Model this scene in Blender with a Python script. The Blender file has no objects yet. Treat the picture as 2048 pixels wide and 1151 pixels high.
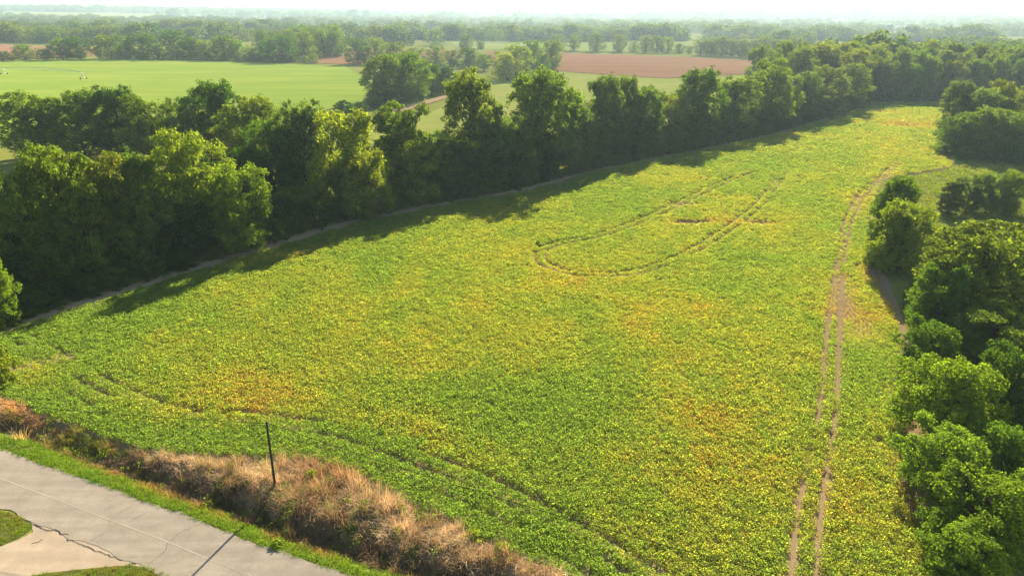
import bpy, bmesh, math
import numpy as np
from mathutils import Vector, Matrix, Euler

# ------------------------------------------------------------------ camera, sky, sun, exposure
S = bpy.context.scene
COL = S.collection
CAM_H, FPX = 40.0, 1365.333
PITCH, ROLL = math.radians(21.9), math.radians(0.40)
cam_d = bpy.data.cameras.new('camera'); cam = bpy.data.objects.new('camera', cam_d); COL.objects.link(cam)
cam_d.sensor_width = 36.0; cam_d.lens = 24.0; cam_d.clip_start = 0.5; cam_d.clip_end = 60000
cam.matrix_world = Matrix.Translation((0, 0, CAM_H)) @ Matrix.Rotation(math.pi/2 - PITCH, 4, 'X') @ Matrix.Rotation(ROLL, 4, 'Z')
S.camera = cam

SUN_AZ, SUN_EL = math.radians(18.5), math.radians(28.5)      # azimuth to the right of +Y
w = bpy.data.worlds.new('World'); S.world = w; w.use_nodes = True
wn = w.node_tree.nodes; wl = w.node_tree.links
sky = wn.new('ShaderNodeTexSky'); sky.sky_type = 'NISHITA'; sky.sun_disc = False
sky.sun_elevation = SUN_EL; sky.sun_rotation = SUN_AZ; sky.altitude = 100
sky.air_density = 1.0; sky.dust_density = 1.0; sky.ozone_density = 1.0
bg = wn['Background']; bg.inputs['Strength'].default_value = 0.05
wl.new(sky.outputs[0], bg.inputs['Color'])
sd = bpy.data.lights.new('sun', 'SUN'); sd.energy = 5.0; sd.angle = math.radians(0.6); sd.color = (1.0, 0.88, 0.66)
sun = bpy.data.objects.new('sun', sd); COL.objects.link(sun)
sdir = Vector((math.sin(SUN_AZ)*math.cos(SUN_EL), math.cos(SUN_AZ)*math.cos(SUN_EL), math.sin(SUN_EL)))
sun.rotation_euler = (-sdir).to_track_quat('-Z', 'Y').to_euler(); sun.location = sdir*300
S.view_settings.view_transform = 'Standard'; S.view_settings.look = 'None'
S.view_settings.exposure = 2.12; S.view_settings.gamma = 1.0
cy = S.cycles
cy.max_bounces = 6; cy.diffuse_bounces = 3; cy.transmission_bounces = 4; cy.glossy_bounces = 2; cy.volume_bounces = 1
cy.caustics_reflective = False; cy.caustics_refractive = False
cy.use_denoising = True

# ------------------------------------------------------------------ helpers
rng = np.random.default_rng(7)
def ray(px, py):
    x = (px-1024)/FPX; y = -(py-575.5)/FPX
    c, s = math.cos(ROLL), math.sin(ROLL); x, y = c*x - s*y, s*x + c*y
    return np.array([x, math.cos(PITCH)+y*math.sin(PITCH), -math.sin(PITCH)+y*math.cos(PITCH)])
def G(px, py, z=0.0):                                        # ground point seen at a picture point
    d = ray(px, py); t = (z-CAM_H)/d[2]; return (d[0]*t, d[1]*t)
def UP(px, py, Y):                                           # x and height at distance Y
    d = ray(px, py); t = Y/d[1]; return d[0]*t, CAM_H+d[2]*t
def PX(px, Y):                                               # x of a picture column at distance Y, ground level
    for py in (600,): pass
    lo, hi = 30.0, 1400.0
    for _ in range(40):
        m = (lo+hi)/2
        if G(px, m)[1] > Y: lo = m
        else: hi = m
    return G(px, (lo+hi)/2)[0]

def hash2(i, j, s):
    n = (i*374761393 + j*668265263 + s*1274126177) & 0xffffffff
    n = ((n ^ (n >> 13))*1274126177) & 0xffffffff
    return ((n ^ (n >> 16)) & 0xffff)/65535.0
def vnoise(x, y, s=0):
    x = np.asarray(x, float); y = np.asarray(y, float)
    i = np.floor(x).astype(np.int64); j = np.floor(y).astype(np.int64)
    u = x-i; v = y-j; u = u*u*(3-2*u); v = v*v*(3-2*v)
    a = hash2(i, j, s); b = hash2(i+1, j, s); c = hash2(i, j+1, s); d = hash2(i+1, j+1, s)
    return (a*(1-u)+b*u)*(1-v)+(c*(1-u)+d*u)*v
def fbm(x, y, s=0, o=4):
    t = 0; a = .5; n = 0
    for k in range(o):
        t = t + a*vnoise(x*2**k, y*2**k, s+k*17); n += a; a *= .5
    return t/n
def sstep(a, b, x):
    t = np.clip((np.asarray(x, float)-a)/(b-a), 0, 1); return t*t*(3-2*t)
def seg_dist(x, y, poly):                                    # distance to a polyline and signed side
    x = np.asarray(x, float); y = np.asarray(y, float)
    best = np.full(x.shape, 1e9); side = np.zeros(x.shape); along = np.zeros(x.shape); acc = 0
    for (ax, ay), (bx, by) in zip(poly[:-1], poly[1:]):
        dx, dy = bx-ax, by-ay; L = math.hypot(dx, dy)
        t = np.clip(((x-ax)*dx+(y-ay)*dy)/(L*L), 0, 1)
        d = np.hypot(x-ax-t*dx, y-ay-t*dy); m = d < best
        best = np.where(m, d, best); side = np.where(m, np.sign(dx*(y-ay)-dy*(x-ax)), side)
        along = np.where(m, acc+t*L, along); acc += L
    return best, side, along
def inpoly(x, y, poly):
    x = np.asarray(x, float); y = np.asarray(y, float); r = np.zeros(x.shape, bool); n = len(poly)
    for i in range(n):
        ax, ay = poly[i]; bx, by = poly[(i+1) % n]
        if ay == by: continue
        c = ((ay > y) != (by > y)) & (x < (bx-ax)*(y-ay)/(by-ay)+ax); r ^= c
    return r
def smooth_line(pts, step=1.0):
    P = np.array(pts, float); out = []
    Q = np.vstack([2*P[0]-P[1], P, 2*P[-1]-P[-2]])
    for i in range(1, len(Q)-2):
        p0, p1, p2, p3 = Q[i-1], Q[i], Q[i+1], Q[i+2]; n = max(2, int(np.linalg.norm(p2-p1)/step))
        for k in range(n):
            t = k/n
            out.append(.5*((2*p1)+(-p0+p2)*t+(2*p0-5*p1+4*p2-p3)*t*t+(-p0+3*p1-3*p2+p3)*t**3))
    out.append(P[-1]); return np.array(out)

# --- key ground lines -----------------------------------------------------
DITCH = [G(*p) for p in [(-260, 800), (-90, 838), (0, 858), (63, 872), (105, 892), (195, 926), (265, 950), (348, 982), (453, 1020), (523, 1050), (657, 1096), (813, 1143), (960, 1190), (1150, 1250)]]
CROPEDGE = [G(px, py, 1.0) for px, py in [(-260, 720), (-90, 765), (0, 790), (70, 816), (157, 844), (216, 872), (289, 889), (383, 900), (453, 905), (557, 905), (664, 921), (744, 956), (813, 996), (900, 1026), (946, 1063), (1022, 1097), (1071, 1121), (1127, 1149), (1250, 1200), (1400, 1260)]]
LEFTEDGE = [(-104, 52), (-86, 68), (-69.5, 82), (-60.5, 96.5), (-48.5, 113.5), (-33.5, 134), (-14.5, 150.7), (3, 163.5), (21, 184), (59.6, 218), (95, 250.8), (135, 296), (170.5, 338)]
RIGHTEDGE = [(40.5, 30), (34.5, 40.6), (39.5, 53.1), (45.5, 66.5), (54.9, 86.6), (61.5, 104.1), (66.3, 119.4), (84.8, 156.2), (97, 177.2), (124, 193), (143, 218), (165, 250), (217, 348)]

def terrain(x, y):
    x = np.asarray(x, float); y = np.asarray(y, float)
    m = sstep(380, 520, y)
    z = m*(1.3*np.sin(x/62+.6)*np.sin(y/48+1.1)+.9*np.sin(x/150+y/90))
    far = sstep(2300, 5200, np.hypot(x, y))
    z = z*(1-sstep(900, 1500, y)) + far*(8+38*fbm(x/1500+3.3, y/1300+1.7, 5, 3)*sstep(.35, .75, fbm(x/2600+1.3, y/2600, 9, 2)) + 22*sstep(-800, -3200, x))
    near = (np.hypot(x, y) < 140)
    if near.any():
        d, s, _ = seg_dist(x[near], y[near], DITCH)
        dd = d*s                                            # >0 on the field side
        zz = -1.25*np.exp(-((dd-.9)/1.25)**2) + .35*np.exp(-((dd-3.6)/1.3)**2)
        z[near] = z[near] + zz
    return z
def TZ(x, y): return float(terrain(np.array([x]), np.array([y]))[0])

# --- materials ------------------------------------------------------------
def mat(name):
    m = bpy.data.materials.new(name); m.use_nodes = True; nt = m.node_tree
    for n in list(nt.nodes): nt.nodes.remove(n)
    o = nt.nodes.new('ShaderNodeOutputMaterial')
    return m, nt.nodes, nt.links, o
def nd(N, t, **k):
    n = N.new('ShaderNode'+t)
    for a, b in k.items(): setattr(n, a, b)
    return n
def noise_fac(N, L, scale, detail=4, rough=.6, vec=None, lo=.3, hi=.7):
    t = nd(N, 'TexNoise'); t.inputs['Scale'].default_value = scale; t.inputs['Detail'].default_value = detail; t.inputs['Roughness'].default_value = rough
    if vec is not None: L.new(vec, t.inputs['Vector'])
    r = nd(N, 'MapRange'); r.inputs['From Min'].default_value = lo; r.inputs['From Max'].default_value = hi
    L.new(t.outputs['Fac'], r.inputs['Value']); return r.outputs[0]
def mix(N, L, fac, a, b, mode='MIX'):
    m = nd(N, 'Mix', data_type='RGBA', blend_type=mode)
    for s, v in ((0, fac), (6, a), (7, b)):
        if hasattr(v, 'node'): L.new(v, m.inputs[s])
        elif s == 0: m.inputs[0].default_value = v
        else: m.inputs[s].default_value = (*v, 1) if len(v) == 3 else v
    return m.outputs[2]
def leaf_mat(name, src, transl=.5, tcol=(1.45, 1.45, .45), vary=.45, spec=.012, rough=.5):
    """src: 'object' (obj.color) or 'instancer' (tint)"""
    m, N, L, o = mat(name)
    if src == 'object': c0 = nd(N, 'ObjectInfo').outputs['Color']
    else:
        a = nd(N, 'Attribute', attribute_type='INSTANCER', attribute_name='tint'); c0 = a.outputs['Color']
    g = nd(N, 'NewGeometry'); rp = g.outputs['Random Per Island']
    lo = mix(N, L, 1.0, c0, (1-vary, 1-vary*.8, 1-vary*.5), 'MULTIPLY')
    hi = mix(N, L, 1.0, c0, (1+vary*1.1, 1+vary*.8, 1+vary*.2), 'MULTIPLY')
    c = mix(N, L, rp, lo, hi)
    p = nd(N, 'BsdfDiffuse'); L.new(c, p.inputs['Color'])
    if spec > .02:
        gl = nd(N, 'BsdfGlossy'); gl.inputs['Roughness'].default_value = rough; gl.inputs['Color'].default_value = (.8, .85, .8, 1)
        m2 = nd(N, 'MixShader'); m2.inputs[0].default_value = spec; L.new(p.outputs[0], m2.inputs[1]); L.new(gl.outputs[0], m2.inputs[2]); p = m2
    t = nd(N, 'BsdfTranslucent'); tc = mix(N, L, 1.0, c, tcol, 'MULTIPLY'); L.new(tc, t.inputs['Color'])
    ms = nd(N, 'MixShader'); ms.inputs[0].default_value = transl
    L.new(p.outputs[0], ms.inputs[1]); L.new(t.outputs[0], ms.inputs[2]); L.new(ms.outputs[0], o.inputs['Surface'])
    return m
def surf_mat(name, cols, scales=(.05, .6, 9.0), bump=0.0, bscale=8.0, rough=.95, stretch=None, spec=.1):
    """four colours mixed by three noises in world space"""
    m, N, L, o = mat(name)
    g = nd(N, 'NewGeometry'); vec = g.outputs['Position']
    if stretch:
        mp = nd(N, 'Mapping'); mp.inputs['Scale'].default_value = stretch[0]; mp.inputs['Rotation'].default_value = (0, 0, stretch[1])
        L.new(vec, mp.inputs['Vector']); vec2 = mp.outputs[0]
    else: vec2 = vec
    f0 = noise_fac(N, L, scales[0], 3, .55, vec, .36, .64); f1 = noise_fac(N, L, scales[1], 5, .65, vec2, .36, .64); f2 = noise_fac(N, L, scales[2], 3, .7, vec, .3, .7)
    c = mix(N, L, f0, cols[0], cols[1]); 
    mm = nd(N, 'Math', operation='MULTIPLY'); mm.inputs[1].default_value = .7; L.new(f1, mm.inputs[0])
    c = mix(N, L, mm.outputs[0], c, cols[2])
    mm = nd(N, 'Math', operation='MULTIPLY'); mm.inputs[1].default_value = .55; L.new(f2, mm.inputs[0])
    c = mix(N, L, mm.outputs[0], c, cols[3])
    p = nd(N, 'BsdfDiffuse'); L.new(c, p.inputs['Color']); p.inputs['Roughness'].default_value = .6
    if bump:
        b = nd(N, 'Bump'); b.inputs['Strength'].default_value = 1.0; b.inputs['Distance'].default_value = bump
        L.new(noise_fac(N, L, bscale, 6, .7, vec2, 0, 1), b.inputs['Height']); L.new(b.outputs[0], p.inputs['Normal'])
    L.new(p.outputs[0], o.inputs['Surface'])
    return m
M = {}
M['leaf'] = leaf_mat('tree_leaves', 'object')
M['crop'] = leaf_mat('crop_leaves', 'instancer', transl=.58, tcol=(1.32, 1.25, .62), vary=.38, spec=.0)
M['dry'] = leaf_mat('dry_grass_blades', 'instancer', transl=.30, tcol=(1.15, 1.0, .8), vary=.5, spec=0, rough=.7)
M['grass'] = leaf_mat('short_grass_blades', 'instancer', transl=.45, tcol=(1.2, 1.35, .5), vary=.4, spec=0, rough=.6)
M['bark'] = surf_mat('bark', [(.09, .07, .05), (.06, .048, .035), (.13, .105, .08), (.04, .03, .022)], (.5, 3, 14), .03, 9)
M['ground'] = surf_mat('ground_grass', [(.173, .217, .033), (.225, .240, .045), (.128, .173, .027), (.255, .210, .075)], (.02, .35, 4.0), .12, 2.5)
M['soil'] = surf_mat('field_soil', [(.310, .225, .125), (.265, .190, .105), (.390, .285, .165), (.180, .130, .072)], (.08, 1.2, 8.0), .05, 6)
M['track'] = surf_mat('track_soil', [(.36, .245, .150), (.29, .215, .110), (.45, .315, .20), (.23, .18, .085)], (.12, .9, 6.0), .06, 5)
M['bank'] = surf_mat('bank_soil', [(.260, .176, .098), (.169, .117, .065), (.364, .247, .130), (.117, .091, .046)], (.2, 1.0, 6.0), .08, 5)
M['bright'] = surf_mat('bright_field', [(.190, .305, .038), (.275, .345, .048), (.135, .240, .030), (.31, .32, .065)], (.014, .05, .8), .3, 1.2, stretch=((.3, 1.6, 1), .12))
M['meadow'] = surf_mat('meadow', [(.218, .285, .046), (.294, .304, .065), (.180, .247, .038), (.323, .275, .095)], (.02, .12, 1.5), .2, 1.6)
M['stubble'] = surf_mat('stubble_field', [(.285, .150, .078), (.247, .132, .069), (.323, .183, .099), (.210, .117, .060)], (.008, .04, 1.2), .12, 1.2, stretch=((.25, 1.8, 1), -.1))
M['farfield'] = surf_mat('far_field', [(.187, .264, .051), (.255, .281, .076), (.153, .221, .048), (.272, .255, .102)], (.004, .02, .3))
M['forestfloor'] = surf_mat('forest_floor', [(.05, .06, .02), (.07, .06, .03), (.045, .05, .02), (.03, .03, .015)], (.05, .4, 3))
M['wood'] = surf_mat('weathered_wood', [(.085, .065, .05), (.06, .045, .035), (.12, .095, .075), (.035, .027, .02)], (.6, 4, 20), .01, 20)

def wire_mat(name, col, rough=.5, metal=0):
    m, N, L, o = mat(name); p = nd(N, 'BsdfPrincipled'); g = nd(N, 'NewGeometry')
    c = mix(N, L, noise_fac(N, L, 5, 3, .6, g.outputs['Position']), col, tuple(v*.7 for v in col)); L.new(c, p.inputs['Base Color'])
    p.inputs['Roughness'].default_value = rough; p.inputs['Metallic'].default_value = metal; L.new(p.outputs[0], o.inputs['Surface']); return m
M['wire'] = surf_mat('black_wire', [(.02, .02, .02), (.025, .025, .025), (.015, .015, .015), (.02, .02, .02)])
M['steel'] = wire_mat('galvanised_steel', (.30, .31, .32), .5, .6)
M['porcelain'] = wire_mat('porcelain', (.35, .33, .30), .25)
M['rubber'] = wire_mat('rubber', (.03, .03, .03), .8)
M['drop'] = wire_mat('drop_hose', (.40, .40, .38), .6)
M['crack'] = surf_mat('crack_dark', [(.035, .03, .025), (.05, .045, .035), (.06, .05, .04), (.02, .02, .015)], (.5, 3, 12))  # dark brown-black for the crack ribbons on the paving

def road_mat(name, base, worn):
    m, N, L, o = mat(name); g = nd(N, 'NewGeometry'); pos = g.outputs['Position']
    mp = nd(N, 'Mapping'); mp.inputs['Rotation'].default_value = (0, 0, .414); mp.inputs['Scale'].default_value = (.12, 1.1, 1); L.new(pos, mp.inputs['Vector'])
    f = noise_fac(N, L, 1.0, 4, .6, mp.outputs[0], .35, .65)                 # wheel-path streaks along the road
    c = mix(N, L, f, base, worn)
    f2 = noise_fac(N, L, .5, 7, .72, pos, .42, .68); mm = nd(N, 'Math', operation='MULTIPLY'); mm.inputs[1].default_value = .6; L.new(f2, mm.inputs[0])
    c = mix(N, L, mm.outputs[0], c, tuple(v*.72 for v in base))
    f3 = noise_fac(N, L, 9, 5, .85, pos, .35, .7); mm = nd(N, 'Math', operation='MULTIPLY'); mm.inputs[1].default_value = .5; L.new(f3, mm.inputs[0])
    c = mix(N, L, mm.outputs[0], c, tuple(v*.6 for v in base))
    p = nd(N, 'BsdfDiffuse'); L.new(c, p.inputs['Color']); p.inputs['Roughness'].default_value = .6
    b = nd(N, 'Bump'); b.inputs['Distance'].default_value = .012; L.new(noise_fac(N, L, 30, 4, .8, pos, 0, 1), b.inputs['Height']); L.new(b.outputs[0], p.inputs['Normal'])
    L.new(p.outputs[0], o.inputs['Surface']); return m
M['road'] = road_mat('aged_asphalt', (.275, .236, .184), (.355, .308, .242))
M['drive'] = road_mat('driveway_asphalt', (.360, .288, .205), (.432, .344, .248))
M['line'] = road_mat('worn_paint', (.41, .36, .285), (.33, .285, .222))

# --- object helpers -------------------------------------------------------
def np_mesh(name, V, Fq, smooth=False):
    V = np.asarray(V, np.float32); Fq = np.asarray(Fq, np.int32); k = Fq.shape[1]
    me = bpy.data.meshes.new(name)
    me.vertices.add(len(V)); me.vertices.foreach_set('co', V.ravel())
    me.loops.add(Fq.size); me.loops.foreach_set('vertex_index', Fq.ravel())
    me.polygons.add(len(Fq)); me.polygons.foreach_set('loop_start', np.arange(0, Fq.size, k, dtype=np.int32))
    if smooth: me.polygons.foreach_set('use_smooth', np.ones(len(Fq), bool))
    me.update(calc_edges=True); me.validate(); return me
def link(name, me, m=None, parent=None, loc=None):
    o = bpy.data.objects.new(name, me)
    if m is not None and me is not None and not me.materials: me.materials.append(m)
    COL.objects.link(o)
    if parent is not None: o.parent = parent
    if loc is not None: o.location = loc
    return o
def tag(o, label=None, cat=None, group=None, kind=None):
    if label: o['label'] = label
    if cat: o['category'] = cat
    if group: o['group'] = group
    if kind: o['kind'] = kind
    return o
class MB:
    def __init__(s): s.v = []; s.f = []
    def tube(s, pts, rad, n=6, cap=True):
        pts = [Vector(p) for p in pts]; b = len(s.v); rings = len(pts)
        for i, p in enumerate(pts):
            d = (pts[min(i+1, rings-1)]-pts[max(i-1, 0)]).normalized()
            a = d.orthogonal().normalized() if i == 0 else (a-d*a.dot(d)).normalized()
            c = d.cross(a); r = rad[i] if hasattr(rad, '__len__') else rad
            for k in range(n):
                t = 2*math.pi*k/n; s.v.append(tuple(p+(a*math.cos(t)+c*math.sin(t))*r))
        for i in range(rings-1):
            for k in range(n):
                k2 = (k+1) % n; s.f.append((b+i*n+k, b+i*n+k2, b+(i+1)*n+k2, b+(i+1)*n+k))
        if cap:
            s.f.append(tuple(b+k for k in reversed(range(n)))); s.f.append(tuple(b+(rings-1)*n+k for k in range(n)))
        return s
    def box(s, lo, hi):
        b = len(s.v)
        for z in (lo[2], hi[2]):
            for x, y in ((lo[0], lo[1]), (hi[0], lo[1]), (hi[0], hi[1]), (lo[0], hi[1])): s.v.append((x, y, z))
        for q in ((3, 2, 1, 0), (4, 5, 6, 7), (0, 1, 5, 4), (1, 2, 6, 5), (2, 3, 7, 6), (3, 0, 4, 7)): s.f.append(tuple(b+i for i in q))
        return s
    def mesh(s, name, smooth=True):
        me = bpy.data.meshes.new(name); me.from_pydata(s.v, [], s.f)
        if smooth: me.polygons.foreach_set('use_smooth', np.ones(len(me.polygons), bool))
        me.update(); return me
def sheet(name, poly, m, off=.02, step=None, kind='structure', parent=None):
    bm = bmesh.new(); bm.faces.new([bm.verts.new((x, y, 0)) for x, y in poly])
    if step:
        xs = [p[0] for p in poly]; ys = [p[1] for p in poly]
        for a, b, nrm in ((min(xs), max(xs), (1, 0, 0)), (min(ys), max(ys), (0, 1, 0))):
            for v in np.arange(a+step, b, step):
                co = (v, 0, 0) if nrm[0] else (0, v, 0)
                bmesh.ops.bisect_plane(bm, geom=bm.verts[:]+bm.edges[:]+bm.faces[:], plane_co=co, plane_no=nrm)
    bmesh.ops.triangulate(bm, faces=bm.faces[:])
    X = np.array([v.co.x for v in bm.verts]); Y = np.array([v.co.y for v in bm.verts]); Z = terrain(X, Y)+off
    for v, z in zip(bm.verts, Z): v.co.z = z
    for f in bm.faces:
        if f.normal.z < 0: f.normal_flip()
    me = bpy.data.meshes.new(name); bm.to_mesh(me); bm.free()
    for f in me.polygons: f.use_smooth = True
    o = link(name, me, m, parent)
    if parent is None: o['kind'] = kind
    return o
def ribbon(name, line, w0, w1, m, z, rag=0.0, seed=0, cols=3, step=.6, parent=None, kind='structure'):
    """strip along a line reaching w0 to its left and w1 to its right, with ragged edges, following the terrain"""
    P = smooth_line(line, step); n = len(P)
    T = np.gradient(P, axis=0); T /= np.linalg.norm(T, axis=1)[:, None]; Nn = np.stack([-T[:, 1], T[:, 0]], 1)
    s = np.arange(n)*step
    a = (w0(s) if callable(w0) else w0) + rag*(fbm(s*.55, s*0+.5, seed, 3)-.5)*2; b = (w1(s) if callable(w1) else w1) + rag*(fbm(s*.55, s*0+9.5, seed+3, 3)-.5)*2
    V = []; k = cols+1
    for j in range(k):
        t = j/cols; off = a*(1-t)-b*t
        q = P+Nn*off[:, None]; V.append(np.column_stack([q, terrain(q[:, 0], q[:, 1])+z]))
    V = np.stack(V, 1).reshape(-1, 3)
    i = np.arange(n-1)[:, None]*k+np.arange(cols)[None]; F = np.stack([i, i+k, i+k+1, i+1], -1).reshape(-1, 4)[:, ::-1]
    me = np_mesh(name, V, F, True)
    if me.polygons and me.polygons[0].normal.z < 0: me.flip_normals()
    o = link(name, me, m, parent)
    if parent is None: o['kind'] = kind
    return o
PROTO = {}
def scatter(name, pts, rotz, tilt, scl, tint, pick, protos, label, cat=None, kind='stuff', group=None):
    me = bpy.data.meshes.new(name); n = len(pts)
    me.vertices.add(n); me.vertices.foreach_set('co', np.asarray(pts, np.float32).ravel())
    r = np.zeros((n, 3), np.float32); r[:, 2] = rotz; r[:, 0] = tilt
    a = me.attributes.new('rot', 'FLOAT_VECTOR', 'POINT'); a.data.foreach_set('vector', r.ravel())
    s = np.asarray(scl, np.float32); s = np.repeat(s[:, None], 3, 1) if s.ndim == 1 else s
    a = me.attributes.new('scl', 'FLOAT_VECTOR', 'POINT'); a.data.foreach_set('vector', s.astype(np.float32).ravel())
    c = np.ones((n, 4), np.float32); c[:, :3] = tint
    a = me.attributes.new('tint', 'FLOAT_COLOR', 'POINT'); a.data.foreach_set('color', c.ravel())
    a = me.attributes.new('pick', 'INT', 'POINT'); a.data.foreach_set('value', np.asarray(pick, np.int32))
    o = link(name, me); tag(o, label, cat, group, kind)
    ng = bpy.data.node_groups.new(name, 'GeometryNodeTree')
    ng.interface.new_socket('Geometry', in_out='INPUT', socket_type='NodeSocketGeometry'); ng.interface.new_socket('Geometry', in_out='OUTPUT', socket_type='NodeSocketGeometry')
    N, L = ng.nodes, ng.links
    gi = N.new('NodeGroupInput'); go = N.new('NodeGroupOutput'); ip = N.new('GeometryNodeInstanceOnPoints'); ip.inputs['Pick Instance'].default_value = True
    jn = N.new('GeometryNodeJoinGeometry')
    for p in protos:
        oi = N.new('GeometryNodeObjectInfo'); oi.inputs['Object'].default_value = p; oi.inputs['As Instance'].default_value = True; L.new(oi.outputs['Geometry'], jn.inputs[0])
    def at(nm, t):
        q = N.new('GeometryNodeInputNamedAttribute'); q.data_type = t; q.inputs['Name'].default_value = nm; return q.outputs['Attribute']
    L.new(gi.outputs[0], ip.inputs['Points']); L.new(jn.outputs[0], ip.inputs['Instance']); L.new(at('pick', 'INT'), ip.inputs['Instance Index'])
    L.new(at('rot', 'FLOAT_VECTOR'), ip.inputs['Rotation']); L.new(at('scl', 'FLOAT_VECTOR'), ip.inputs['Scale'])
    L.new(ip.outputs[0], go.inputs[0])
    md = o.modifiers.new('scatter', 'NODES'); md.node_group = ng
    return o
def proto(name, me, m):
    if not me.materials: me.materials.append(m)
    return bpy.data.objects.new(name, me)                     # never linked: only a source for scattered stuff

# ------------------------------------------------------------------ ground
def axis(lo, hi, f0, f1, fine, grow=1.22, cap=900):
    a = list(np.arange(f0, f1, fine)); s = fine; v = f1
    while v < hi: a.append(v); s = min(s*grow, cap); v += s
    a.append(hi); s = fine; v = f0; L = []
    while True:
        s = min(s*grow, cap); v -= s
        if v < lo: break
        L.append(v)
    return np.array([lo]+L[::-1]+a)
gx = axis(-9000, 9000, -75, 25, .7); gy = axis(-60, 11000, 32, 80, .7)
def refine(a, lo, hi, st):
    out = [a[0]]
    for p, q in zip(a[:-1], a[1:]):
        n = int(math.ceil((q-p)/st)) if (p < hi and q > lo) else 1
        out += [p+(q-p)*k/n for k in range(1, n+1)]
    return np.array(out)
gx = refine(gx, -800, 500, 14); gy = refine(gy, 360, 950, 12)
XX, YY = np.meshgrid(gx, gy); V = np.column_stack([XX.ravel(), YY.ravel(), terrain(XX.ravel(), YY.ravel())])
nx = len(gx); i = (np.arange(len(gy)-1)[:, None]*nx+np.arange(nx-1)[None]).ravel()
ground = link('ground', np_mesh('ground', V, np.stack([i, i+1, i+1+nx, i+nx], 1), True), M['ground']); tag(ground, kind='structure')

# crop field soil, tracks, far fields
def off_line(line, d):
    P = np.array(line); T = np.gradient(P, axis=0); T /= np.linalg.norm(T, axis=1)[:, None]
    return [tuple(p) for p in P+np.stack([-T[:, 1], T[:, 0]], 1)*d]
FIELD = [tuple(p) for p in CROPEDGE[::-1]] + LEFTEDGE + [(177, 346), (217, 348)] + RIGHTEDGE[::-1][1:]
tag(sheet('field', FIELD, M['soil'], .012), 'bare brown soil under the soybean crop')
ribbon('field_track', LEFTEDGE, lambda s: 1.4, lambda s: 3.0-1.0*sstep(60, 180, s), M['track'], .03, .8, 3, 4, 1.0)
BRIGHT = [(-760, 640), (-560, 628), (-432, 606), (-380, 622), (-318, 630), (-230, 618), (-138, 585), (-100, 470), (-78, 392), (-66, 345), (-84, 300), (-100, 262), (-160, 232), (-260, 222), (-420, 235), (-760, 300)]
sheet('green_field', BRIGHT, M['bright'], .25, 14)
sheet('meadow', [(-62, 268), (-36, 300), (-22, 380), (-16, 470), (36, 536), (105, 488), (176, 512), (215, 430), (160, 352), (60, 240), (20, 208), (-14, 186), (-40, 200), (-66, 235)], M['meadow'], .05, 14)
sheet('stubble_field', [(-14, 545), (36, 537), (105, 489), (173, 513), (200, 590), (230, 672), (130, 752), (52, 806), (-30, 800)], M['stubble'], .3, 14)
sheet('stubble_field', [(-250, 650), (-150, 614), (-60, 630), (-50, 790), (-235, 800)], M['stubble'], .3, 14)
sheet('stubble_field', [(-860, 880), (-800, 660), (-430, 640), (-395, 720), (-430, 790), (-640, 900)], M['stubble'], .3, 14)
ribbon('dirt_track', [(-60, 262), (-57, 280), (-47, 318), (-37, 352), (-30, 385)], 3.0, 3.0, M['track'], .32, 1.2, 8, 4, 1.5)
for q in ([(-60, 860), (140, 830), (250, 870), (150, 1080), (-100, 1090)], [(140, 1000), (330, 980), (420, 1350), (170, 1420)], [(-900, 1150), (-560, 1120), (-560, 1260), (-900, 1300)],
          [(-1500, 1800), (-700, 1750), (-650, 2050), (-1500, 2100)], [(420, 1000), (620, 960), (760, 1150), (470, 1200)], [(-300, 1900), (350, 1850), (420, 2250), (-300, 2300)],
          [(700, 1900), (1300, 1800), (1500, 2200), (800, 2300)], [(-500, 3000), (500, 2950), (600, 3400), (-500, 3500)], [(1200, 2900), (2300, 2700), (2500, 3200), (1300, 3400)]):
    sheet('far_field', q, M['farfield'], .4, 60)

# road, driveway, verge
ROADC = [G(*p) for p in [(-400, 838), (-200, 888), (-60, 935), (52, 976), (181, 1025), (334, 1083), (435, 1125), (502, 1151), (700, 1228), (1000, 1340)]]
road = ribbon('road', ROADC, 2.95, 2.75, M['road'], .05, .42, 11, 8, .3)
ribbon('centre_line', ROADC, .055, .055, M['line'], .0585, .03, 2, 1, .8, road)
def crack(pts, wd, seed, parent=road, z=.062, jag=.12):
    P = smooth_line(pts, .22); r = np.random.default_rng(seed); P = P+r.normal(0, min(jag, .07), P.shape)*.6
    ribbon('crack', P, wd, wd, M['crack'], z, wd*.9, seed, 1, .25, parent)
crack([G(*p) for p in [(60, 1046), (95, 1060), (116, 1059), (121, 1068), (136, 1069)]], .03, 1)
crack([G(*p) for p in [(135, 1078), (160, 1087), (216, 1110), (245, 1120)]], .026, 2)
crack([G(*p) for p in [(258, 1125), (275, 1128)]], .025, 3)
crack([G(*p) for p in [(297, 1128), (330, 1102), (336, 1085)]], .010, 4, jag=.05)
crack([G(*p) for p in [(340, 1082), (360, 1066), (384, 1054)]], .010, 5, jag=.05)
crack([G(*p) for p in [(180, 1084), (200, 1070), (210, 1066)]], .009, 6, jag=.04)
crack([G(*p) for p in [(62, 1022), (92, 1010)]], .008, 7, jag=.04)
crack([G(*p) for p in [(215, 1046), (235, 1030), (262, 1012)]], .008, 17, jag=.04)
crack([G(*p) for p in [(256, 1044), (300, 1022)]], .008, 18, jag=.04)
DRIVE = [G(*p) for p in [(60, 1030), (90, 1040), (138, 1056), (180, 1076), (236, 1099), (290, 1118), (365, 1150), (300, 1200), (60, 1290), (-260, 1300), (-260, 1130), (-40, 1100), (0, 1093), (35, 1080), (66, 1064)]]
drive = sheet('driveway', DRIVE, M['drive'], .03)
crack([G(*p) for p in [(64, 1087), (75, 1084), (86, 1077)]], .03, 9, drive, .042)

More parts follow.
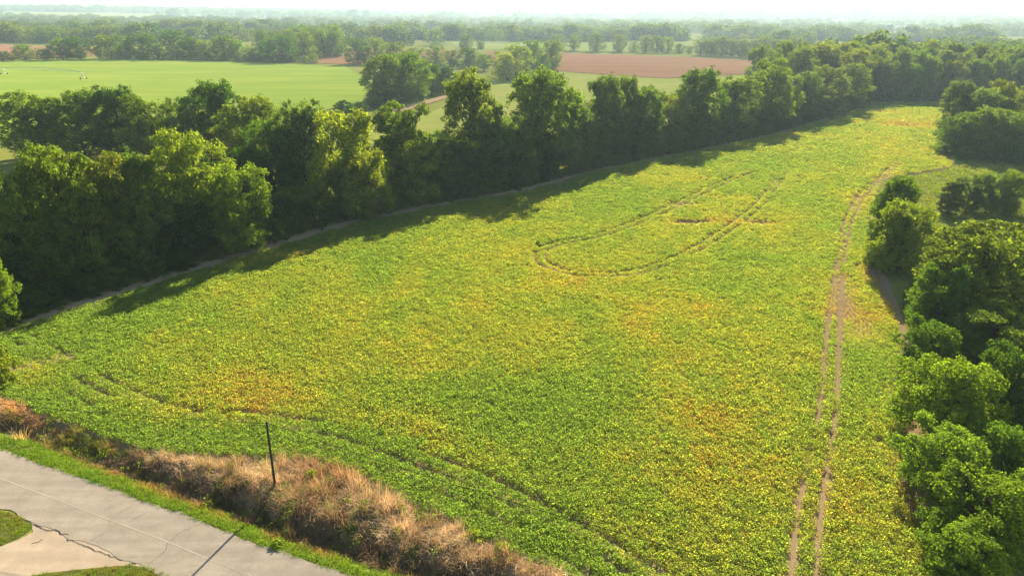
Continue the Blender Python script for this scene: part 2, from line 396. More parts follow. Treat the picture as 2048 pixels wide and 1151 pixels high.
# ------------------------------------------------------------------ foliage prototypes
def cards(C, Nrm, ln, wd, r, fold=.0):
    """leaf-shaped four-sided faces: centres C, normals Nrm"""
    n = len(C); a = r.normal(size=(n, 3)); t = np.cross(Nrm, a); t /= np.linalg.norm(t, axis=1)[:, None]+1e-9; b = np.cross(Nrm, t)
    l = (ln*r.uniform(.65, 1.3, n))[:, None]*.5; w_ = (wd*r.uniform(.7, 1.25, n))[:, None]*.5
    V = np.stack([C-t*l, C+b*w_-t*l*.1+Nrm*fold*l, C+t*l, C-b*w_-t*l*.1+Nrm*fold*l], 1).reshape(-1, 3)
    return V, np.arange(n*4).reshape(-1, 4)
PROF = {  # crown base, radius as a share of the height at crown heights 0, .25, .5, .75, 1
    'oak':   (.06, (.32, .43, .46, .42, .24), 62, .155),
    'oval':  (.05, (.27, .34, .37, .34, .18), 58, .140),
    'multi': (.10, (.26, .36, .42, .40, .26), 50, .140),
    'dense': (.00, (.38, .44, .45, .40, .20), 66, .155),
    'airy':  (.08, (.30, .40, .43, .38, .20), 52, .125),
    'narrow': (.02, (.18, .22, .23, .19, .08), 36, .100),
    'layer': (.12, (.30, .44, .48, .42, .22), 38, .125),
    'dome':  (.00, (.50, .56, .54, .42, .18), 50, .155),
    'bush':  (.00, (.52, .58, .56, .46, .22), 40, .17)}
H0 = 20.0
def build_tree(kind, seed, leaves, ln, tuft_n=14):
    r = np.random.default_rng(seed); zb, prof, nl, lr = PROF[kind]
    warp = r.uniform(.78, 1.2, 7)
    lob = []
    for k in range(nl):
        t = (k+.5+r.uniform(-.4, .4))/nl; t = t**.85
        a = k*2.39996+r.uniform(-.5, .5)
        R = np.interp(t, (0, .25, .5, .75, 1), prof)*np.interp((a % (2*math.pi))/(2*math.pi)*7, range(8), list(warp)+[warp[0]])
        rho = R*r.uniform(.55, .92) if k % 5 else R*r.uniform(.0, .4)
        z = zb+(1-zb)*t; z = min(z, .93)*(1+.05*r.normal())
        lob.append((rho*math.cos(a), rho*math.sin(a), z, lr*r.uniform(.65, 1.25)*(1-.25*t)))
    lob = np.array(lob)*H0; wts = lob[:, 3]**2; wts /= wts.sum()
    per = np.maximum(1, (wts*leaves).astype(int)); Cs = []; Ns = []
    for (x, y, z, R), m in zip(lob, per):
        nt = tuft_n; d = r.normal(size=(nt, 3)); d[:, 2] += .35; d[:, :2] += np.array([x, y])/(np.hypot(x, y)+1e-3)*.35
        d /= np.linalg.norm(d, axis=1)[:, None]
        tc = np.array([x, y, z])+d*R*r.uniform(.55, 1.08, (nt, 1))*np.array([1, 1, .8]); tr = R*r.uniform(.24, .46, nt)
        j = r.integers(0, nt, m); e = r.normal(size=(m, 3)); e /= np.linalg.norm(e, axis=1)[:, None]; q = r.uniform(.25, 1, (m, 1))**.5
        pos = tc[j]+e*tr[j][:, None]*q*np.array([1, 1, .75])
        if kind == 'airy': pos[:, 2] -= r.exponential(.55, m)*(e[:, 2] < .2)
        nn = d[j]*.55+e*.55+r.normal(size=(m, 3))*.55+np.array([0, 0, .35]); nn /= np.linalg.norm(nn, axis=1)[:, None]
        Cs.append(pos); Ns.append(nn)
    C = np.vstack(Cs); Nn = np.vstack(Ns); k = C[:, 2] > .25; C, Nn = C[k], Nn[k]
    sc = H0*.985/np.percentile(C[:, 2], 99.9); C[:, 2] *= sc
    V, F = cards(C, Nn, ln, ln*.66, r, .12); crown = np_mesh('crown_'+kind, V, F)
    wdt = np.percentile(np.hypot(C[:, 0], C[:, 1]), 97)*2
    mb = MB(); th = H0*.62; bend = r.normal(0, .35, 2); r0 = .42 if kind != 'narrow' else .3
    tp = [(bend[0]*s*s, bend[1]*s*s, -.3+(th+.3)*s) for s in np.linspace(0, 1, 7)]
    mb.tube(tp, [r0*1.35, r0, r0*.9, r0*.78, r0*.62, r0*.45, r0*.25], 8)
    for (x, y, z, R) in lob:
        z *= sc; zs = max(1.2, min(th*.95, z-np.hypot(x, y)*r.uniform(.6, 1.0))); s = (zs+.3)/(th+.3)
        p0 = Vector((bend[0]*s*s, bend[1]*s*s, zs)); p3 = Vector((x, y, z)); mid = (p0+p3)/2+Vector((r.normal(0, .3), r.normal(0, .3), -.12*np.hypot(x, y)))
        mb.tube([p0, (p0+mid*1.0)/2, mid, (mid+p3)/2, p3], [.17, .14, .11, .07, .03], 5)
        for _ in range(2):
            q = p3+Vector(r.normal(0, R*.55, 3)); mb.tube([mid.lerp(p3, .5), q], [.06, .02], 4)
    return crown, mb.mesh('trunk_'+kind), wdt
LOD0 = {}; LOD1 = {}
for k, (kind, seed, n) in enumerate([('oak', 1, 15000), ('oval', 2, 13000), ('multi', 3, 12500), ('dense', 4, 15000), ('airy', 5, 11500), ('narrow', 6, 10500), ('layer', 7, 12500), ('dome', 8, 13000), ('oak', 21, 15000), ('oval', 22, 13000), ('multi', 23, 12500), ('dense', 24, 14500)]):
    key = kind+('2' if seed > 20 else ''); LOD0[key] = build_tree(kind, seed, int(n*2.1), .50, 20)
for kind, seed, n in [('oak', 31, 7500), ('oval', 32, 6500), ('dense', 33, 7500), ('multi', 34, 6000), ('dome', 35, 7000), ('narrow', 36, 4000)]:
    LOD1[kind] = build_tree(kind, seed, n, .72, 14)
LOD0['bush'] = build_tree('bush', 41, 2600, 1.5, 10); LOD0['bush2'] = build_tree('bush', 42, 2600, 1.5, 10); LOD0['weed'] = build_tree('bush', 43, 420, 3.4, 6)
LOD1['bush'] = build_tree('bush', 44, 900, 2.0, 8)
for D in (LOD0, LOD1):
    for c, t, _ in D.values(): c.materials.append(M['leaf']); t.materials.append(M['bark'])

COLR = dict(dk=(.062, .120, .019), md=(.104, .166, .025), lt=(.175, .242, .030), yl=(.185, .245, .030), gr=(.105, .158, .046), ol=(.130, .172, .030))
tr_rng = np.random.default_rng(99)
def tree(X, Y, h, wd, kind, colr, label, group=None, name='broadleaf_tree', lod=0, cat='tree', rot=None, sink=0.0):
    D = LOD0 if lod == 0 else LOD1
    if kind not in D: kind = kind.rstrip('2')
    if kind not in D: kind = {'layer': 'oak', 'airy': 'multi'}[kind]
    c, t, w0 = D[kind]
    o = bpy.data.objects.new(name, None); COL.objects.link(o); o.location = (X, Y, TZ(X, Y)-sink)
    o.rotation_euler.z = tr_rng.uniform(0, 6.28) if rot is None else rot
    o.scale = (wd/w0*tr_rng.uniform(.95, 1.05), wd/w0*tr_rng.uniform(.95, 1.05), h/H0); o.empty_display_size = .5
    tag(o, label, cat, group)
    a = link('trunk', t, None, o); b = link('crown', c, None, o)
    col = np.array(COLR[colr])*tr_rng.uniform(.85, 1.15)*np.array([tr_rng.uniform(.9, 1.12), 1, tr_rng.uniform(.9, 1.1)])
    b.color = (*col, 1)
    return o
def ptree(px, top, wpx, Y, kind, colr, label, **k):           # a tree whose crown top is seen at (px, top)
    X, h = UP(px, top, Y); depth = math.hypot(Y, CAM_H-h*.5)
    return tree(X, Y, h, wpx/FPX*depth*1.02, kind, colr, label, **k)
ORD = ['nearest', 'second', 'third', 'fourth', 'fifth', 'sixth', 'seventh', 'eighth', 'ninth', 'tenth', 'eleventh', 'twelfth', 'thirteenth', 'fourteenth', 'fifteenth', 'sixteenth', 'seventeenth', 'eighteenth', 'nineteenth', 'twentieth', 'twenty-first', 'twenty-second', 'twenty-third', 'twenty-fourth']

# ------------------------------------------------------------------ the long tree row left of the field
g1 = 'trees of the long row along the soybean field'; MAIN = []
for a in [
    (12, 338, 120, 96, 'dense', 'md', 'dense tree cut by the left picture edge, nearest the road in the tree row'),
    (95, 284, 170, 101, 'oak', 'md', 'broad dark tree second from the left edge in front of the tree row'),
    (190, 300, 130, 107, 'multi', 'ol', 'olive-tinged tree between two broad crowns at the left front of the row'),
    (262, 302, 120, 110, 'oval', 'md', 'narrower dark tree left of the big bright-topped crown'),
    (362, 250, 160, 119, 'oak2', 'lt', 'big bright-topped rounded tree at the left front of the tree row'),
    (462, 320, 130, 116, 'multi2', 'lt', 'lower bright green tree bulging toward the field, right of the big rounded one'),
    (545, 235, 120, 141, 'dense', 'dk', 'dark green tree behind the bulging bright one'),
    (602, 197, 105, 145, 'oval2', 'gr', 'tall grey-green tree left of the yellow drooping one'),
    (688, 214, 150, 141, 'airy', 'yl', 'yellow-green drooping airy tree in the middle of the row'),
    (720, 300, 105, 137, 'airy', 'yl', 'lower pale yellow airy tree under the drooping one'),
    (798, 203, 115, 158, 'multi', 'md', 'green tree with two upright tops right of the yellow drooping one'),
    (820, 276, 110, 150, 'multi2', 'yl', 'small bright yellow-topped tree in front of the tree row'),
    (882, 290, 95, 157, 'oval', 'md', 'smaller tree between the yellow-topped one and the tall pair'),
    (945, 134, 130, 171, 'oval2', 'ol', 'tall tree with a sunlit yellowish top left of the tallest dark one'),
    (985, 240, 90, 168, 'dense2', 'dk', 'low dark tree in the gap between the tall pair'),
    (1085, 135, 165, 181, 'oak', 'md', 'tallest broad dark tree of the row casting the longest shadow'),
    (1150, 200, 90, 186, 'multi', 'md', 'half-height tree leaning out right of the tallest dark one'),
    (1208, 145, 90, 203, 'oval', 'gr', 'rounded grey-green tree right of the tallest dark one'),
    (1252, 147, 75, 211, 'dense2', 'md', 'round-topped tree beside the rounded grey-green one'),
    (1292, 170, 80, 212, 'oval2', 'md', 'shorter tree left of the field-side dip in the row'),
    (1345, 182, 80, 221, 'multi2', 'ol', 'lowest tree in the dip of the row skyline'),
    (1395, 132, 105, 232, 'oval', 'md', 'tall dark oval tree right of the dip in the row'),
    (1475, 150, 90, 247, 'oval2', 'md', 'medium tree between two taller ones toward the far end of the row'),
    (1553, 115, 110, 266, 'oak2', 'md', 'tall tree standing out toward the far end of the row'),
    (1612, 140, 80, 285, 'dense', 'gr', 'hazy rounded tree just right of the tall far-end one'),
    (1655, 130, 95, 301, 'dense2', 'gr', 'hazy wide tree last but one in the row'),
    (1703, 124, 85, 322, 'dense', 'gr', 'hazy tree at the far end corner of the row')]:
    px, top, wp, Y, kd, cl, lb = a; ptree(px, top, wp, Y, kd, cl, lb, group=g1)
    MAIN.append((UP(px, top, Y)[0], Y, px))
# second row set back behind the left end
g2 = 'trees of the set-back row behind the left end'
for px, top, wp, Y, kd, cl, lb in [
    (42, 182, 120, 196, 'multi', 'md', 'leftmost tree of the set-back row against the bright green field'),
    (140, 178, 135, 200, 'oak', 'md', 'broad tree second in the set-back row, trunk showing below'),
    (218, 168, 95, 202, 'oval2', 'dk', 'dark pointed-top tree third in the set-back row'),
    (292, 186, 125, 198, 'oak2', 'md', 'wide tree fourth in the set-back row right of the pointed one'),
    (415, 158, 135, 192, 'dense2', 'dk', 'dark high-topped tree standing alone above the bright green field edge'),
    (492, 190, 140, 172, 'oak', 'ol', 'olive broad tree right of the dark high-topped one'),
    (360, 225, 90, 185, 'multi2', 'md', 'lower tree filling the gap left of the dark high-topped one'),
    (-60, 190, 130, 190, 'oak2', 'md', None)]:
    if lb: ptree(px, top, wp, Y, kd, cl, lb, group=g2)
NEAR = {12: 'dense tree at the left picture edge', 95: 'broad dark tree near the left edge', 190: 'olive-tinged tree at the left front', 262: 'narrower dark tree left of the bright-topped crown', 362: 'big bright-topped rounded tree', 462: 'bright tree bulging toward the field',
        545: 'dark tree behind the bulging one', 602: 'tall grey-green tree', 688: 'yellow drooping tree', 720: 'lower pale yellow tree', 798: 'tree with two upright tops', 820: 'small yellow-topped tree', 882: 'smaller tree left of the tall pair', 945: 'tall tree with yellowish top',
        985: 'low dark tree between the tall pair', 1085: 'tallest broad dark tree', 1150: 'half-height leaning tree', 1208: 'rounded grey-green tree', 1252: 'round-topped tree mid-row', 1292: 'shorter tree left of the skyline dip', 1345: 'lowest tree in the skyline dip', 1395: 'tall dark oval tree',
        1475: 'medium tree between two taller', 1553: 'tall tree standing out near the far end', 1612: 'hazy rounded far-end tree', 1655: 'hazy wide last but one tree', 1703: 'hazy corner tree at the far end'}
def near_name(p): return NEAR[min(MAIN, key=lambda m: (m[0]-p[0])**2+(m[1]-p[1])**2)[2]]
# hidden depth of the row: trees that only show between the others
LE = smooth_line(LEFTEDGE, 1.0)
LT = np.gradient(LE, axis=0); LT /= np.linalg.norm(LT, axis=1)[:, None]; LN = np.stack([-LT[:, 1], LT[:, 0]], 1)
k = 30; fr = np.random.default_rng(5)
while k < len(LE)-8:
    off = fr.uniform(4.5, 7.5); p = LE[k]+LN[k]*off; u = k/len(LE)
    tree(p[0], p[1], fr.uniform(8, 13.5), fr.uniform(7.5, 10), fr.choice(['dense', 'dense2', 'multi', 'oval']), fr.choice(['dk', 'md', 'md']), 'low dark tree in front of the '+near_name(p), 'understorey trees of the long row')
    if u < .45:
        p = LE[k]+LN[k]*(off+fr.uniform(10, 15)); tree(p[0], p[1], fr.uniform(12, 16), fr.uniform(9, 12), fr.choice(['oak', 'multi', 'oval2']), fr.choice(['dk', 'md']), 'lower dark tree behind the '+near_name(p), 'understorey trees of the long row')
    k += int(fr.uniform(9, 12))
k = 22
while k < len(LE)-2:
    p = LE[k]+LN[k]*fr.uniform(1.8, 3.6); tree(p[0], p[1], fr.uniform(2.6, 5.2), fr.uniform(3.6, 5.4), fr.choice(['bush', 'bush2', 'dense']), fr.choice(['dk', 'md', 'md', 'ol']), 'leafy shrub on the ground below the '+near_name(p), 'shrubs at the foot of the tree row', name='shrub', cat='shrub', sink=.1)
    k += int(fr.uniform(3, 6))
ptree(-34, 498, 80, 84, 'dense2', 'yl', 'sunlit yellow-green young tree at the left edge in front of the dark row', name='young_tree')
ptree(-12, 690, 62, 68.5, 'bush', 'lt', 'round green bush at the left picture edge where the field begins', name='bush', cat='bush')

# ------------------------------------------------------------------ right side
g3 = 'trees along the right edge of the field'
for px, top, wp, Y, kd, cl, lb, nm in [
    (1806, 350, 92, 116, 'oval', 'md', 'dark tree top rising behind the first tree right of the field', 'broadleaf_tree'),
    (1822, 402, 132, 108, 'oak', 'lt', 'green leafy tree beside the bare soil strip, first of the right edge', 'broadleaf_tree'),
    (1985, 448, 225, 86, 'multi', 'ol', 'largest spreading olive tree on the right with open gaps below', 'broadleaf_tree'),
    (1905, 520, 125, 82, 'oak2', 'md', 'smaller tree tucked left of the largest spreading one', 'broadleaf_tree'),
    (1868, 560, 100, 95, 'dense', 'md', 'middle-sized tree between the first tree and the largest spreading one', 'broadleaf_tree'),
    (2075, 470, 200, 92, 'oak', 'md', 'dark tree behind the largest spreading one, cut by the right picture edge', 'broadleaf_tree'),
    (1875, 640, 110, 72, 'multi', 'md', 'low tree leaning over the bare strip, below the largest spreading one', 'broadleaf_tree'),
    (1922, 716, 190, 60, 'oak', 'lt', 'rounded bright tree on the right, third up from the bottom corner', 'broadleaf_tree'),
    (2060, 690, 160, 61, 'oak2', 'dk', 'dark tree at the right picture edge beside the rounded bright one', 'broadleaf_tree'),
    (2010, 610, 150, 74, 'multi2', 'ol', 'olive tree at the right between the largest spreading one and the rounded bright one', 'broadleaf_tree'),
    (2030, 850, 130, 51, 'oak', 'md', 'tree at the right picture edge behind the small round one', 'broadleaf_tree'),
    (1908, 853, 150, 50.5, 'multi', 'lt', 'small round tree on the right, second up from the bottom corner', 'broadleaf_tree'),
    (1995, 940, 220, 44, 'oak2', 'lt', 'bright leafy tree in the bottom right corner', 'broadleaf_tree'),
    (1945, 1050, 150, 40.3, 'dense2', 'lt', 'lowest leafy bush cut by the bottom edge at the right', 'bush')]:
    ptree(px, top, wp, Y, kd, cl, lb, group=g3, name=nm, cat='bush' if nm == 'bush' else 'tree')
for X, Y, h, wd in [(62.5, 111.5, 2.6, 4), (58.5, 92, 2.2, 3), (53.5, 80, 2.6, 3.6), (49.5, 71, 2.0, 2.6), (47.3, 66, 2.4, 3.0)]:
    tree(X, Y, h, wd, 'bush', 'md', 'low green shrub under the trees beside the bare soil strip', 'shrubs beside the bare soil strip', name='shrub', cat='shrub', sink=.1)
g4 = 'trees of the clump at the right edge'
for px, top, wp, Y, kd, cl, lb in [
    (1938, 158, 75, 238, 'oval', 'gr', 'pale hazy tree at the back left of the right-hand clump'),
    (1985, 175, 95, 228, 'oak', 'gr', 'middle tree at the back of the right-hand clump'),
    (2032, 158, 95, 232, 'oak2', 'ol', 'tallest tree of the right-hand clump near the picture edge'),
    (1932, 225, 95, 217, 'dense', 'md', 'low rounded tree at the field-side front of the right-hand clump'),
    (1985, 212, 105, 212, 'dense2', 'ol', 'sunlit rounded tree at the front middle of the right-hand clump'),
    (2045, 225, 105, 208, 'dense', 'md', 'rounded tree at the front of the right-hand clump, cut by the edge')]:
    ptree(px, top, wp, Y, kd, cl, lb, group=g4)
for X, Y in [(136, 206), (140.5, 203), (146, 200), (151, 199), (156.5, 199), (133, 211)]:
    tree(X, Y, fr.uniform(3, 5), fr.uniform(5, 7), 'bush', 'md', 'low shrub at the foot of the right-hand clump', 'shrubs of the right-hand clump', name='shrub', cat='shrub', sink=.1)
g5 = 'small grey-green trees behind the lawn'
for px, top, wp, Y, kd, cl, lb in [
    (1912, 362, 48, 144, 'narrow', 'gr', 'narrow dark small tree first in the line behind the lawn'),
    (1950, 350, 62, 147, 'multi2', 'gr', 'wispy grey-green small tree second in the line behind the lawn'),
    (1992, 346, 62, 146, 'airy', 'gr', 'wispy small tree third in the line behind the lawn'),
    (2034, 340, 64, 145, 'dense', 'md', 'greener small tree at the picture edge behind the lawn')]:
    ptree(px, top, wp, Y, kd, cl, lb, group=g5, name='small_tree')
# wood closing the far end of the field
wr = np.random.default_rng(12); g6 = 'front trees of the wood at the far end'
n = 0
for row, (y0, step) in enumerate([(357, 10.5), (370, 12), (386, 13), (404, 14)]):
    x = (168, 150, 140, 138)[row]; jj = 0
    while x < 320:
        h = (wr.uniform(18, 23), wr.uniform(22, 26), wr.uniform(23, 28), wr.uniform(24, 28))[row]
        c = wr.choice(['gr', 'md', 'ol', 'md'])
        lb = {0: f'hazy dark tree {ORD[jj] if jj else "first"} from the row corner in the far wood front', 1: f'taller tree {ORD[jj] if jj else "first"} from the row corner in the far wood second line'}.get(row, 'tree crown showing above the front of the far wood')
        tree(x, y0+wr.uniform(-2, 2)+(x-170)*.02, h, wr.uniform(12, 15.5), wr.choice(['oak', 'oval', 'dense', 'oak2', 'dense2']), c, lb, g6 if row == 0 else ('second line trees of the far wood' if row == 1 else 'crowns above the far wood'))
        x += step*wr.uniform(.85, 1.15); n += 1; jj += 1
for i in range(30):
    x = 172+i*4.6; tree(x, 350.5+wr.uniform(-1, 1), wr.uniform(4, 8), wr.uniform(6, 8), 'bush', 'dk', 'dark shrub along the foot of the far wood', 'shrubs along the far wood', name='shrub', cat='shrub', lod=1, sink=.2)
for px, top, wp, Y, lb in [(1605, 92, 70, 352, 'hazy tree left of the wood corner, above the end of the row'), (1650, 84, 80, 372, 'hazy yellowish crown left of the far wood'), (1718, 96, 70, 352, 'hazy crown just behind the far end of the row'), (1690, 82, 75, 392, 'hazy crown joining the row to the far wood')]:
    ptree(px, top, wp, Y, 'oak', 'ol', lb, group='trees joining row and wood')

# ------------------------------------------------------------------ middle distance
for px, top, wp, Y, kd, cl, lb in [
    (766, 106, 98, 338, 'dense', 'md', 'left half of the big double tree in the bright field'),
    (815, 102, 96, 346, 'dense2', 'md', 'right half of the big double tree in the bright field'),
    (860, 128, 40, 366, 'oval', 'dk', 'dark slim tree right of the big double tree'),
    (886, 131, 36, 376, 'oval2', 'dk', 'second dark slim tree right of the big double tree')]:
    ptree(px, top, wp, Y, kd, cl, lb, group='trees of the lone clump in the bright field')
for px, top, wp, Y in [(912, 146, 34, 392), (684, 200, 40, 306), (720, 203, 36, 301), (755, 198, 40, 312), (835, 180, 30, 350), (700, 208, 34, 296)]:
    ptree(px, top, wp, Y, 'bush', 'dk', 'low dark bush around the lone clump in the bright field', group='bushes around the lone clump', name='bush', cat='bush')
g7 = 'trees of the hedgerow in mid-distance'
for px, top, wp, Y, kd, cl, lb in [
    (712, 72, 56, 618, 'oak', 'dk', 'leftmost tall tree of the hedgerow beside the brown field'),
    (750, 71, 52, 622, 'oak', 'md', 'second tall tree of the hedgerow'),
    (786, 78, 50, 612, 'oval', 'md', 'third tall tree of the hedgerow, behind the double tree'),
    (830, 90, 42, 600, 'multi', 'ol', 'lower ragged tree of the hedgerow right of the double tree'),
    (872, 88, 46, 590, 'dense', 'gr', 'broad ragged tree in the middle of the hedgerow'),
    (905, 97, 32, 580, 'multi', 'gr', 'small tree in the middle of the hedgerow'),
    (936, 92, 38, 570, 'oval', 'dk', 'dark upright tree of the hedgerow left of the large dome'),
    (968, 104, 36, 540, 'multi', 'md', 'small tree at the left shoulder of the large dome'),
    (1032, 80, 98, 480, 'dome', 'md', 'large dome-shaped tree of the hedgerow'),
    (1014, 101, 46, 462, 'dense', 'lt', 'bright green rounded tree in front of the large dome'),
    (1066, 76, 44, 540, 'oval', 'md', 'tree behind the right shoulder of the large dome'),
    (1086, 104, 36, 520, 'dense', 'dk', 'dark low tree right of the large dome'),
    (1105, 78, 44, 556, 'oval', 'md', 'tall oval tree at the right end of the hedgerow, beside the brown field')]:
    ptree(px, top, wp, Y, kd, cl, lb, group=g7, lod=1)
g8 = 'lone trees beyond the brown field'
for j, (px, top, wp, Y, kd) in enumerate([(932, 68, 32, 860, 'oval'), (961, 82, 20, 850, 'oval'), (1116, 67, 34, 852, 'dense'), (1149, 66, 28, 848, 'multi'), (1194, 63, 37, 838, 'oak'), (1241, 66, 33, 830, 'oak'), (1269, 80, 22, 828, 'dense'), (1293, 68, 32, 815, 'oval'), (1317, 69, 32, 812, 'oak'), (1338, 72, 28, 806, 'dense'), (1360, 86, 24, 796, 'dense'), (1380, 92, 18, 790, 'multi')]):
    ptree(px, top, wp, Y, kd, 'gr' if j % 3 else 'md', f'hazy lone tree beyond the brown field, {"leftmost" if j == 0 else ORD[j]} of twelve from the left', group=g8, lod=1)
g9 = 'trees of the straight row behind the brown field'
for j, px in enumerate(range(1404, 1600, 21)):
    ptree(px, 72+wr.uniform(-2, 8), 34, 752-(px-1400)*.32, wr.choice(['oval', 'dense', 'oak']), 'gr', f'hazy tree in the straight row behind the brown field, {"leftmost" if j == 0 else ORD[j]} of ten', group=g9, lod=1)
g10 = 'trees along the far edge of the bright green field'
FR = [(2, 100, 36, 612), (42, 87, 48, 618), (86, 96, 34, 622), (116, 75, 52, 628), (150, 71, 52, 632), (213, 67, 66, 640), (250, 88, 40, 636), (279, 66, 74, 642), (345, 60, 76, 646), (385, 76, 44, 644), (408, 80, 48, 640), (442, 68, 52, 642), (470, 78, 44, 640), (503, 91, 46, 630), (530, 78, 44, 640), (560, 66, 72, 632), (604, 60, 54, 660), (642, 58, 50, 690), (670, 62, 46, 700)]
SZ = lambda wp, top: 'broad' if wp > 60 else ('low' if top > 84 else 'medium')
for j, (px, top, wp, Y) in enumerate(FR):
    ptree(px, top, wp, Y, wr.choice(['oak', 'dense', 'oval', 'oak']), wr.choice(['md', 'dk', 'dk', 'md']) if j != 13 else 'lt', f'{SZ(wp, top)} tree on the far edge of the bright green field, {"leftmost" if j == 0 else ORD[j]} of nineteen', group=g10, lod=1)
for j in range(19):
    px = 230+j*22+wr.uniform(-4, 4); ptree(px, 106+wr.uniform(-4, 6), 26, 622+wr.uniform(0, 8), 'bush', wr.choice(['dk', 'md', 'gr']), 'small bush along the far edge of the bright green field', group='bushes on the far field edge', name='bush', cat='bush', lod=1)
for j in range(7):
    px = 520+j*24+wr.uniform(-4, 4); ptree(px, 52+wr.uniform(0, 8), 46, 760+wr.uniform(-30, 40), wr.choice(['oak', 'dense', 'oval']), wr.choice(['gr', 'md']), 'hazy tree crown rising behind the far edge of the bright green field', group='second line of the far field edge', lod=1)
for j in range(16):
    px = 825+j*19+wr.uniform(-5, 5); ptree(px, 118+wr.uniform(-6, 8), 24, 585-abs(px-960)*.1, 'bush', wr.choice(['dk', 'md', 'gr']), 'small bush in the foot of the mid-distance hedgerow', group='bushes of the hedgerow', name='bush', cat='bush', lod=1)

# ------------------------------------------------------------------ distant woods (one mass each)
M['leaf_far'] = leaf_mat('far_leaves', 'instancer', transl=.32, vary=.35, spec=0.0)
FARP = []
for kind, seed in [('dense', 51), ('oak', 52), ('oval', 53), ('dome', 54)]:
    c, t, w0 = build_tree(kind, seed, 760, 1.9, 8); FARP.append(proto('far_tree', c, M['leaf_far']))
fw = np.random.default_rng(77)
def wood(polys, dens, label, seed, hs=(15, 24)):
    r = np.random.default_rng(seed); P = []
    for poly in polys:
        xs = [p[0] for p in poly]; ys = [p[1] for p in poly]; n = int((max(xs)-min(xs))*(max(ys)-min(ys))*dens)
        x = r.uniform(min(xs), max(xs), n); y = r.uniform(min(ys), max(ys), n); k = inpoly(x, y, poly); P.append(np.column_stack([x[k], y[k]]))
    P = np.vstack(P); n = len(P); h = r.uniform(*hs, n)*(.55+.9*fbm(P[:, 0]/45, P[:, 1]/45, seed, 2)); wd_ = r.uniform(.9, 1.6, n); s = np.column_stack([h/20*wd_, h/20*wd_, h/20])
    base = np.array([COLR['md'], COLR['gr'], COLR['ol'], COLR['dk']])[r.integers(0, 4, n)]*r.uniform(.85, 1.2, (n, 1))
    scatter('distant_wood', np.column_stack([P, terrain(P[:, 0], P[:, 1])-.3]), r.uniform(0, 6.28, n), 0, s, base, r.integers(0, 4, n), FARP, label)
def band(x0, x1, y, d, slope=0, wob=0): return [(x0, y+slope*x0), (x1, y+slope*x1), (x1, y+d+slope*x1), (x0, y+d+slope*x0)]
wood([[(165, 415), (330, 412), (620, 430), (640, 490), (330, 480), (200, 455)]], .010, 'big dark wood spreading behind the far end of the soybean field', 1, (18, 24))
wood([band(-900, -480, 905, 70, -.05)], .0045, 'grey-green wood behind the brown field at the far left', 2)
wood([band(-330, 270, 1120, 130), band(-300, -80, 960, 25)], .0045, 'hazy wood across the middle beyond the brown fields', 3, (17, 24))
wood([band(330, 800, 1250, 90, -.1), band(260, 400, 960, 30), band(480, 900, 880, 60, -.2)], .0045, 'hazy wood right of middle beyond the straight tree row', 4)
wood([band(-1250, -420, 1330, 90, .03), band(-1000, -620, 1090, 25), band(-520, -360, 1000, 20)], .0042, 'hazy wood across the left beyond the field-edge trees', 5)
P = []
fr2 = np.random.default_rng(31)
for k in range(48):
    y = 1500+2100*(k/48)**1.15+fr2.uniform(-60, 60); x = fr2.uniform(-1, 1)*(.95*y); ln = fr2.uniform(200, 620)*(y/2000)**.5; dp = fr2.uniform(20, 80); sl = fr2.uniform(-.2, .2)
    P.append([(x-ln, y-sl*ln), (x+ln, y+sl*ln), (x+ln*.9, y+dp+sl*ln), (x-ln*.85, y+dp-sl*ln)])
wood(P, .0022, 'pale hazy bands of woodland crossing the distant plain', 6, (15, 22))
P = []
for k in range(46):
    y = 3700+3600*(k/46)+fr2.uniform(-100, 100); x = fr2.uniform(-1, 1)*(.95*y); ln = fr2.uniform(600, 1900); dp = fr2.uniform(90, 260)
    P.append([(x-ln, y), (x+ln, y+fr2.uniform(-100, 100)), (x+ln*.9, y+dp), (x-ln*.85, y+dp)])
wood(P, .0007, 'faint bluish woodland along the horizon', 7, (24, 40))

# ------------------------------------------------------------------ soybean crop
def crop_plant(seed, n=74):
    r = np.random.default_rng(seed); a = r.uniform(0, 6.28, n); q = np.sqrt(r.uniform(0, 1, n))*.385
    z = .64*(.42+.58*np.sqrt(np.clip(1-(q/.46)**2, 0, 1)))*r.uniform(.48, 1.08, n)+.10; C = np.column_stack([q*np.cos(a), q*np.sin(a), z])
    Nn = r.normal(size=(n, 3))*.62+np.array([0, 0, .72])+np.column_stack([np.cos(a), np.sin(a), a*0])*q[:, None]*1.0; Nn /= np.linalg.norm(Nn, axis=1)[:, None]
    V, F = cards(C, Nn, .135, .105, r, .1); return np_mesh('crop_plant', V, F)
CROPP = [proto('crop_plant', crop_plant(60+i), M['crop']) for i in range(4)]
cr = np.random.default_rng(3)
RD = np.array([.42, .907]); RD /= np.linalg.norm(RD); CD = np.array([RD[1], -RD[0]])
corners = np.array(FIELD); U = corners@RD; W = corners@CD
uu = np.arange(U.min(), U.max(), .42); ww = np.arange(W.min(), W.max(), .5)
UU, WW = np.meshgrid(uu, ww); UU = UU.ravel(); WW = WW.ravel()
PXX = UU*RD[0]+WW*CD[0]; PYY = UU*RD[1]+WW*CD[1]
d = np.hypot(PXX, PYY); sc = 1+1.15*sstep(75, 320, d)
k = (cr.uniform(size=len(d)) < 1/sc**2*1.03) & (PYY > 33) & (np.abs(PXX) < .80*PYY+14)
PXX, PYY, sc = PXX[k], PYY[k], sc[k]
k = inpoly(PXX, PYY, FIELD); PXX, PYY, sc = PXX[k], PYY[k], sc[k]
n = len(PXX); PXX = PXX+cr.normal(0, .07, n)*sc*1.3; PYY = PYY+cr.normal(0, .07, n)*sc*1.3
def gp(L): return [G(*p) for p in L]
